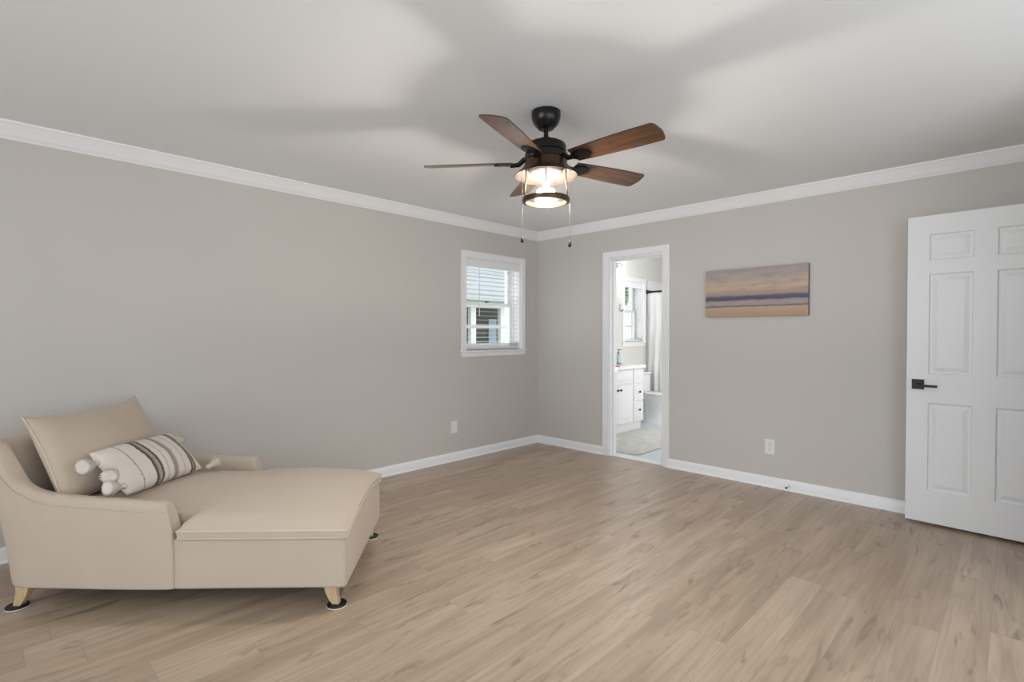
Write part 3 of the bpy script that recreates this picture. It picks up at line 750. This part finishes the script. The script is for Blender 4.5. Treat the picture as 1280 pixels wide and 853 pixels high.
    gy = [yn, yn + .004, yn + .012] + [lerp(yn, ai, i / 5) for i in range(1, 5)] + [lerp(ai, af, i / 28) for i in range(29)] + [lerp(af, yf, i / 5) for i in range(1, 5)] + [yf - .012, yf - .004, yf]
    gy = sorted(set(round(g, 5) for g in gy))
    def ze(x, y): return .376 + (arch(y) + .0) * sm((x + .55) / .55)
    def px(x, y): return x + (end_x(y) + .010) * sm((x + .5) / .5)
    def pt(x, y):
        d = dist(x, y); cr = .062 + .016 * math.sin(PI * max(0, min(1, (y - yn) / (yf - yn)))) - .034 * sm((x + .40) / .40) * 1.0
        z = ze(x, y) + cr * (1 - math.exp(-d / .030)) + .022 * sm(d / .35)
        z += .0025 * noise.noise(Vector((x * 7, y * 7, 3)))
        return (px(x, y), y, z)
    bm = bmesh.new(); V = {}; Vb = {}
    for x in gx:
        for y in gy:
            if inside(x, y):
                V[x, y] = bm.verts.new(pt(x, y))
                e = dist(x, y) < 1e-5
                Vb[x, y] = bm.verts.new((px(x, y) - (.006 if (e and x > -.01) else 0), y + (.006 if y < yn + 1e-5 else (-.006 if y > yf - 1e-5 else 0)), ze(x, y) - .036))
    edges = {}
    def quad(ks):
        bm.faces.new([V[k] for k in ks]); bm.faces.new([Vb[k] for k in reversed(ks)])
        for a, b in zip(ks, ks[1:] + ks[:1]):
            e = tuple(sorted((a, b))); edges[e] = edges.get(e, 0) + 1
    for x0, x1 in zip(gx, gx[1:]):
        for y0, y1 in zip(gy, gy[1:]):
            mxx, myy = (x0 + x1) / 2, (y0 + y1) / 2
            if inside(mxx, myy): quad([(x0, y0), (x1, y0), (x1, y1), (x0, y1)])
    for (a, b), n in edges.items():
        if n == 1: bm.faces.new((V[a], V[b], Vb[b], Vb[a]))
    cu = link('seat_cushion', bm, M['linen'], c, smooth=True); cu.data.set_sharp_from_angle(angle=rad(60))
    # welt
    loop = []
    def seg(a, b, n=16):
        for i in range(n): loop.append((lerp(a[0], b[0], i / n), lerp(a[1], b[1], i / n)))
    seg((xbk, ai), (xi, ai), 20); seg((xi, ai), (xi, yn), 4); seg((xi, yn), (0, yn), 24); seg((0, yn), (0, yf), 30); seg((0, yf), (xi, yf), 24); seg((xi, yf), (xi, af), 4); seg((xi, af), (xbk, af), 20)
    bm = bmesh.new(); tube(bm, [(px(x, y), y, ze(x, y) - .001) for x, y in loop], .0042, 8)
    link('piping', bm, M['linen_piping'], cu, smooth=True)
    bm = bmesh.new(); tube(bm, [(px(x, y) - (.004 if x > -.01 else 0), y + (.004 if y < 0 else -.004), ze(x, y) - .035) for x, y in loop], .0036, 8)
    link('piping', bm, M['linen_piping'], cu, smooth=True)
    # legs: tapered, splayed
    for (fx, fy, sx, sy) in ((-.004, .006, 1, -1), (-.046, .815, 1, 1), (-1.478, .022, -1, -1), (-1.478, .80, -1, 1)):
        bm = bmesh.new(); secs = []
        for t in (0, .3, .6, 1):
            z = lerp(.008, .106, t); hw = lerp(.017, .032, t ** .8); off = -.026 * t - .006 * math.sin(PI * t)
            cxx, cyy = fx + sx * off * (1.0), fy - sy * .012 * t
            secs.append([bm.verts.new((cxx + a * hw, cyy + b * lerp(.015, .024, t), z)) for a, b in ((-1, -1), (1, -1), (1, 1), (-1, 1))])
        for a, b in zip(secs, secs[1:]):
            for i in range(4): bm.faces.new((a[i], a[(i + 1) % 4], b[(i + 1) % 4], b[i]))
        bm.faces.new(secs[0]); bm.faces.new(secs[-1])
        link('leg', bm, M['birch'], c, bevel=.003)
    return c
chaise()
def ch2w(x, y): ca, sa = math.cos(CH_ANG), math.sin(CH_ANG); return (CO[0] + ca * x - sa * y, CO[1] + sa * x + ca * y)
def slider(lx, ly, label):
    X, Y = ch2w(lx, ly)
    s = tag(empty('furniture_slider', (X, Y, 0)), label, 'furniture slider', 'sliders under the chaise feet')
    bm = bmesh.new(); lathe(bm, [(.001, .0), (.046, .0), (.047, .002), (.046, .0035), (.001, .0035)], 32); link('slider_base', bm, M['glide_rim'], s, smooth='auto')
    bm = bmesh.new(); lathe(bm, [(.001, .0035), (.045, .0035), (.045, .007), (.042, .010), (.040, .008), (.001, .008)], 32); link('slider_cup', bm, M['glide'], s, smooth='auto')
slider(.000, .004, 'black round slider under the near foot-end leg of the chaise')
slider(-.042, .817, 'black round slider under the far foot-end leg of the chaise')
slider(-1.482, .020, 'black round slider under the near back leg of the chaise, at the left edge')
slider(-1.482, .802, 'black round slider under the hidden back leg beside the wall')

# ------------------------------------------------------------------ pillows
def pillow_mesh(Wd, Hd, T, nx=40, ny=28, pinch=.05, pw=.42, seed=1, ear=0):
    """local: x across 0..Wd, z up 0..Hd, thickness along y"""
    bm = bmesh.new()
    def P(i, j, s):
        u = -1 + 2 * i / nx; v = -1 + 2 * j / ny
        uu = math.sin(u * PI / 2) * .35 + u * .65; vv = math.sin(v * PI / 2) * .35 + v * .65
        x = uu * Wd / 2 * (1 - pinch * (1 - vv * vv)); z = vv * Hd / 2 * (1 - pinch * 1.2 * (1 - uu * uu)) + ear * max(0, abs(uu) - .6) * (vv if vv > 0 else 0) * (1.6 if uu > 0 else .4)
        th = T / 2 * max(0, (1 - uu * uu)) ** pw * max(0, (1 - vv * vv)) ** pw
        n = noise.noise(Vector((x * 6, z * 6, seed * 9 + s))) * .013 * (th / (T / 2))
        return (x + Wd / 2, s * (th + n), z + Hd / 2)
    G = {}
    for s in (1, -1):
        for i in range(nx + 1):
            for j in range(ny + 1):
                e = i in (0, nx) or j in (0, ny)
                if e and s == -1: G[i, j, s] = G[i, j, 1]
                else: G[i, j, s] = bm.verts.new(P(i, j, s))
    for s in (1, -1):
        for i in range(nx):
            for j in range(ny): bm.faces.new((G[i, j, s], G[i + 1, j, s], G[i + 1, j + 1, s], G[i, j + 1, s]))
    rim = [tuple(G[i, 0, 1].co) for i in range(nx)] + [tuple(G[nx, j, 1].co) for j in range(ny)] + [tuple(G[i, ny, 1].co) for i in range(nx, 0, -1)] + [tuple(G[0, j, 1].co) for j in range(ny, -1, -1)]
    return bm, rim
def frame(origin, xdir, zdir):
    x = Vector(xdir).normalized(); z = Vector(zdir); z = (z - x * z.dot(x)).normalized(); y = z.cross(x)
    m = Matrix((x, y, z)).transposed().to_4x4(); m.translation = Vector(origin); return m
CM = Matrix.Translation((CO[0], CO[1], 0)) @ Matrix.Rotation(CH_ANG, 4, 'Z')
# big back pillow, leaning on the back
mx = CM @ frame((-1.285, .035, .462), (.05, 1, .0), (-.40, 0.02, .90))
bp_ = tag(empty('back_pillow'), 'large plain oatmeal linen pillow leaning on the back of the chaise', 'pillow'); bp_.matrix_world = mx
bm, rim = pillow_mesh(.71, .45, .25, pinch=.075, pw=.48, ear=.045)
link('pillow_cover', bm, M['linen'], bp_, smooth=True)
bm = bmesh.new(); tube(bm, rim, .0045, 8); link('piping', bm, M['linen_piping'], bp_, smooth=True)
# lumbar pillow, striped with tassels
mx = CM @ frame((-1.035, .105, .492), (math.cos(rad(81)), math.sin(rad(81)), .0), (-math.sin(rad(81)) * math.cos(rad(43)), math.cos(rad(81)) * math.cos(rad(43)), math.sin(rad(43))))
lp = tag(empty('lumbar_pillow'), 'small cream lumbar pillow with dark woven stripes and tassels', 'pillow'); lp.matrix_world = mx
bm, rim = pillow_mesh(.50, .29, .16, pinch=.035, pw=.45, seed=4)
link('pillow_cover', bm, M['bolster'], lp, smooth=True)
def tassel(pos, d, L=.07, R=.027):
    pos = Vector(pos); d = Vector(d).normalized(); a = d.orthogonal().normalized(); b = d.cross(a)
    bm = bmesh.new(); n = 40; prof = [(0, .003), (.005, .010), (.012, .0145), (.018, .012), (.022, .009), (.028, R * .45), (.042, R * .70), (.058, R * .95), (.068, R * 1.08), (.0725, R * .95), (.071, R * .5), (.070, .002)]
    rings = []
    for q, r in prof:
        q = q / .073 * L; ring = []
        for k in range(n):
            rr = r * (1 + (.20 if q > .03 * L / .073 else .04) * (1 if k % 2 else -1) + .05 * math.sin(k * 2.3 + q * 90)); an = 2 * PI * k / n
            ring.append(bm.verts.new(pos + d * q + (a * math.cos(an) + b * math.sin(an)) * rr))
        rings.append(ring)
    for A, B in zip(rings, rings[1:]):
        for k in range(n): bm.faces.new((A[k], A[(k + 1) % n], B[(k + 1) % n], B[k]))
    bm.faces.new(rings[0]); bm.faces.new(rings[-1])
    return link('tassel', bm, M['tassel'], lp, smooth=True)
tassel((-.025, -.035, .20), (-1, -.12, -.10), .105, .033); tassel((-.02, -.065, .115), (-.85, -.30, -.42), .105, .032)
tassel((-.02, -.055, .02), (-.95, -.15, .10), .115, .028)
tassel((.49, -.03, -.02), (.95, -.1, .12), .085, .028); tassel((.49, .0, .28), (.7, .4, -.4), .10, .030)

# ------------------------------------------------------------------ bathroom
bm = bmesh.new(); box(bm, -.02, 2.3, 0.0, 3.4, -.05, 0.0); struct('floor_bathroom', bm, M['bath_floor'], 'pale blue bathroom floor')
struct('wall_bathroom_left', wall_bm('x', -.24, 0.0, .06, 3.4, 0, H, [(BY0, BY1, BZ0, BZ1)]), M['bath_wall'], 'light bathroom wall with the window')
struct('wall_bathroom_near', wall_bm('y', .06, .12, 0.0, 2.3, 0, H, [(DX0, DX1, 0, DZ)]), M['bath_wall'])
struct('wall_bathroom_back', wall_bm('y', 3.28, 3.4, 0.0, 2.3, 0, H), M['bath_wall'])
struct('wall_bathroom_right', wall_bm('x', 2.2, 2.3, .12, 3.28, 0, H), M['bath_wall'])
# tub surround panel and tub
ts = tag(empty('tub_surround', (0, 2.9, 0)), 'white tub surround panels behind the shower curtain', kind='structure')
bm = bmesh.new(); box(bm, .001, .014, -.40, .36, .40, 2.075); box(bm, .014, 1.6, .355, .379, .40, 2.075); link('surround_panel', bm, M['porcelain'], ts, bevel=.004)
tb = tag(empty('bathtub', (0.0, 2.90, 0)), 'white bathtub behind the shower curtain', 'bathtub')
bm = bmesh.new()
def rr(x0, x1, y0, y1, z, r, n=5):
    out = []
    for cx, cy, s in ((x1 - r, y1 - r, 0), (x0 + r, y1 - r, 1), (x0 + r, y0 + r, 2), (x1 - r, y0 + r, 3)):
        for i in range(n + 1): a = PI / 2 * (s + i / n); out.append(bm.verts.new((cx + r * math.cos(a), cy + r * math.sin(a), z)))
    return out
L = [rr(.016, 1.55, -.36, .35, 0, .02), rr(.016, 1.55, -.36, .35, .37, .02), rr(.016, 1.55, -.37, .352, .39, .02), rr(.07, 1.49, -.30, .29, .39, .10), rr(.12, 1.42, -.25, .24, .10, .12)]
for A, B in zip(L, L[1:]):
    for i in range(len(A)): j = (i + 1) % len(A); bm.faces.new((A[i], A[j], B[j], B[i]))
bm.faces.new(L[0]); bm.faces.new(L[-1]); link('tub_shell', bm, M['porcelain'], tb, smooth='auto')
# rod and curtain
rod = tag(empty('shower_rod', (0.0, 2.50, 1.90)), 'dark bronze shower curtain rod', 'curtain rod')
bm = bmesh.new(); tube(bm, [(.01, 0, 0), (1.6, 0, 0)], .0125, 12); link('rod', bm, M['bronze'], rod, smooth='auto')
bm = bmesh.new(); tube(bm, [(.001, 0, 0), (.012, 0, 0), (.03, 0, 0), (.06, 0, 0), (.062, 0, 0)], [.032, .032, .022, .020, .013], 16); link('rod_flange', bm, M['bronze'], rod, smooth='auto')
for k in range(12):
    bm = bmesh.new(); x = .08 + k * .12; n = 14
    tube(bm, [(x, .021 * math.cos(2 * PI * i / n), .021 * math.sin(2 * PI * i / n) - .006) for i in range(n + 1)], .0022, 6, False)
    link('curtain_ring', bm, M['bronze'], rod)
def curtain():
    bm = bmesh.new(); nx, nz = 150, 40; V = []
    for j in range(nz + 1):
        z = lerp(1.872, .10, j / nz); row = []
        for i in range(nx + 1):
            x = .03 + 1.35 * i / nx; amp = .010 + .012 * (j / nz)
            y = 2.47 + amp * math.sin(x * 62 + .8 * math.sin(z * 3)) + .010 * math.sin(x * 23 + z)
            y -= .012 * abs(math.sin(z * 6.5)) * (1 if z < 1.5 else .3)
            row.append(bm.verts.new((x, y, z)))
        V.append(row)
    for j in range(nz):
        for i in range(nx): bm.faces.new((V[j][i], V[j][i + 1], V[j + 1][i + 1], V[j + 1][i]))
    o = link('shower_curtain', bm, M['curtain'], smooth=True)
    o.modifiers.new('thickness', 'SOLIDIFY').thickness = .003
    tag(o, 'white ruffled shower curtain hanging from the dark rod', 'shower curtain')
curtain()
# vanity
def vanity():
    v = tag(empty('bathroom_vanity', (0.004, .90, 0)), 'white bathroom vanity with raised-panel doors and dark knobs', 'vanity cabinet')
    D = .425; y0, y1 = -.75, .775
    bm = bmesh.new(); box(bm, 0, D - .018, y0, y1, .10, .812); box(bm, 0, D - .030, y0, y1 - .03, 0.0, .10); link('cabinet_body', bm, M['cabinet'], v, bevel=.002)
    def front(nm, a, b, z0, z1, knob=None):
        bm = bmesh.new(); box(bm, D - .018, D, a, b, z0, z1)
        if z1 - z0 > .12:
            m_ = .05 if z1 - z0 > .3 else .035; x = D
            A = [bm.verts.new((x + .0005, p, q)) for p, q in ((a + m_, z0 + m_), (b - m_, z0 + m_), (b - m_, z1 - m_), (a + m_, z1 - m_))]
            B = [bm.verts.new((x + .006, p, q)) for p, q in ((a + m_ + .02, z0 + m_ + .02), (b - m_ - .02, z0 + m_ + .02), (b - m_ - .02, z1 - m_ - .02), (a + m_ + .02, z1 - m_ - .02))]
            for k in range(4): bm.faces.new((A[k], A[(k + 1) % 4], B[(k + 1) % 4], B[k]))
            bm.faces.new(B); bm.faces.new(A)
        d = link(nm, bm, M['cabinet'], v, bevel=.003)
        if knob:
            bm = bmesh.new(); tube(bm, [(D, knob[0], knob[1]), (D + .012, knob[0], knob[1]), (D + .016, knob[0], knob[1]), (D + .026, knob[0], knob[1]), (D + .030, knob[0], knob[1])], [.006, .005, .013, .015, .009], 14)
            tag(link('knob', bm, M['bronze'], d, smooth=True), 'dark bronze knob')
    # columns (local y): doors pair meets at .155
    front('door', -.22, .152, .115, .605, (.120, .553)); front('door', .158, .505, .115, .605, (.190, .553))
    front('drawer_front', -.22, .505, .625, .795)
    front('drawer', .525, .765, .625, .795); front('drawer', .525, .765, .385, .605, (.645, .500)); front('drawer', .525, .765, .115, .365, (.645, .262))
    front('drawer', -.74, -.24, .625, .795); front('door', -.74, -.24, .115, .605, (-.29, .553))
vanity()
ct = tag(empty('vanity_countertop', (.002, .90, .812)), 'glossy white countertop lying on the vanity', 'countertop')
bm = bmesh.new(); box(bm, 0, .452, -.77, .795, 0, .042); link('counter_slab', bm, M['counter'], ct, bevel=.006)
bm = bmesh.new(); box(bm, 0, .018, -.77, .795, .043, .12); link('backsplash', bm, M['counter'], ct, bevel=.004)
sp = tag(empty('soap_bottle', (.12, 1.535, .8665)), 'clear blue soap bottle with black pump on the counter', 'soap bottle')
bm = bmesh.new(); lathe(bm, [(.001, 0), (.032, 0), (.034, .006), (.034, .10), (.026, .118), (.013, .124), (.013, .134)], 28); link('bottle', bm, M['soap'], sp, smooth='auto')
bm = bmesh.new(); lathe(bm, [(.015, .130), (.015, .146), (.005, .149), (.005, .175), (.011, .177), (.011, .187), (.001, .188)], 16); box(bm, -.002, .045, -.006, .006, .178, .187); link('pump', bm, M['black'], sp, smooth='auto')
dsh = tag(empty('soap_dish', (.12, 1.535, .8548)), 'terracotta tray under the soap bottle', 'tray')
bm = bmesh.new(); lathe(bm, [(.001, 0), (.042, 0), (.050, .010), (.046, .011), (.001, .011)], 28); link('tray', bm, M['terracotta'], dsh, smooth='auto')
mr = tag(empty('wall_mirror', (.002, 1.15, 1.10)), 'frameless mirror above the vanity', 'mirror')
bm = bmesh.new(); box(bm, 0, .006, -.55, .505, 0, .79); link('mirror_glass', bm, M['mirror'], mr)
lf = tag(empty('vanity_light', (.0, 1.15, 2.15)), 'lit vanity light bar above the mirror', 'wall lamp')
bm = bmesh.new(); box(bm, .001, .025, -.45, .52, .04, .11); tube(bm, [(.02, .45, .08), (.10, .45, .085), (.13, .45, .06), (.13, .45, .03)], .008, 8); tube(bm, [(.02, 0, .08), (.10, 0, .085), (.13, 0, .06), (.13, 0, .03)], .008, 8); link('lamp_bar', bm, M['chrome'], lf, smooth='auto')
for y in (0, .45):
    bm = bmesh.new(); lathe(bm, [(.025, .03), (.045, -.01), (.055, -.07), (.045, -.085), (.001, -.09)], 20, c=(.13, y, 0)); tag(link('lamp_glass', bm, M['vanity_glow'], lf, smooth=True), None)
hk = tag(empty('robe_hook', (.0, 1.725, 1.62)), 'black curled hook beside the bathroom window', 'hook')
bm = bmesh.new(); tube(bm, [(.002, .03, .07), (.012, .02, .05), (.02, .0, .01), (.03, -.012, -.02), (.045, -.01, -.035), (.06, .005, -.03), (.065, .015, -.012)], [.003, .004, .005, .006, .006, .006, .007], 8); link('hook', bm, M['black'], hk, smooth=True)
# toilet, back to the window wall
def toilet():
    t = tag(empty('toilet', (0.005, 2.16, 0)), 'white toilet between the vanity and the shower curtain', 'toilet')
    bm = bmesh.new(); box(bm, 0.01, .15, -.20, .19, .38, .68); link('tank', bm, M['porcelain'], t, bevel=.02, seg=4)
    bm = bmesh.new(); box(bm, 0.005, .16, -.21, .20, .68, .71); link('tank_lid', bm, M['porcelain'], t, bevel=.01, seg=3)
    def ov(x0, x1, w, z, n=32):
        out = []
        for i in range(n):
            a = 2 * PI * i / n; cx = (x0 + x1) / 2; hx = (x1 - x0) / 2
            out.append(bm.verts.new((cx + hx * math.cos(a), w * math.sin(a) * (1 - .12 * math.cos(a)), z)))
        return out
    def loft(L):
        for A, B in zip(L, L[1:]):
            for i in range(len(A)): j = (i + 1) % len(A); bm.faces.new((A[i], A[j], B[j], B[i]))
        bm.faces.new(L[0]); bm.faces.new(L[-1])
    bm = bmesh.new(); loft([ov(.10, .52, .115, 0), ov(.11, .50, .105, .03), ov(.15, .47, .09, .15), ov(.16, .55, .12, .25), ov(.12, .66, .17, .33), ov(.10, .69, .185, .375), ov(.10, .69, .185, .39)]); link('bowl', bm, M['porcelain'], t, smooth='auto')
    bm = bmesh.new(); loft([ov(.18, .70, .19, .392), ov(.18, .705, .195, .400), ov(.18, .70, .19, .412)]); link('seat', bm, M['porcelain'], t, smooth='auto')
    bm = bmesh.new(); loft([ov(.18, .70, .19, .416), ov(.18, .705, .195, .425), ov(.20, .68, .175, .440)]); link('lid', bm, M['porcelain'], t, smooth='auto')
toilet()
# bath mat
bm = bmesh.new(); L = [rr(.44, 1.21, .205, 1.66, .001, .07, 6), rr(.435, 1.215, .20, 1.665, .008, .07, 6), rr(.45, 1.20, .215, 1.65, .016, .07, 6)]
for A, B in zip(L, L[1:]):
    for i in range(len(A)): j = (i + 1) % len(A); bm.faces.new((A[i], A[j], B[j], B[i]))
bm.faces.new(L[0]); bm.faces.new(L[-1])
tag(link('bath_mat', bm, M['rug'], smooth='auto'), 'pale grey bath mat on the blue bathroom floor', 'bath mat')
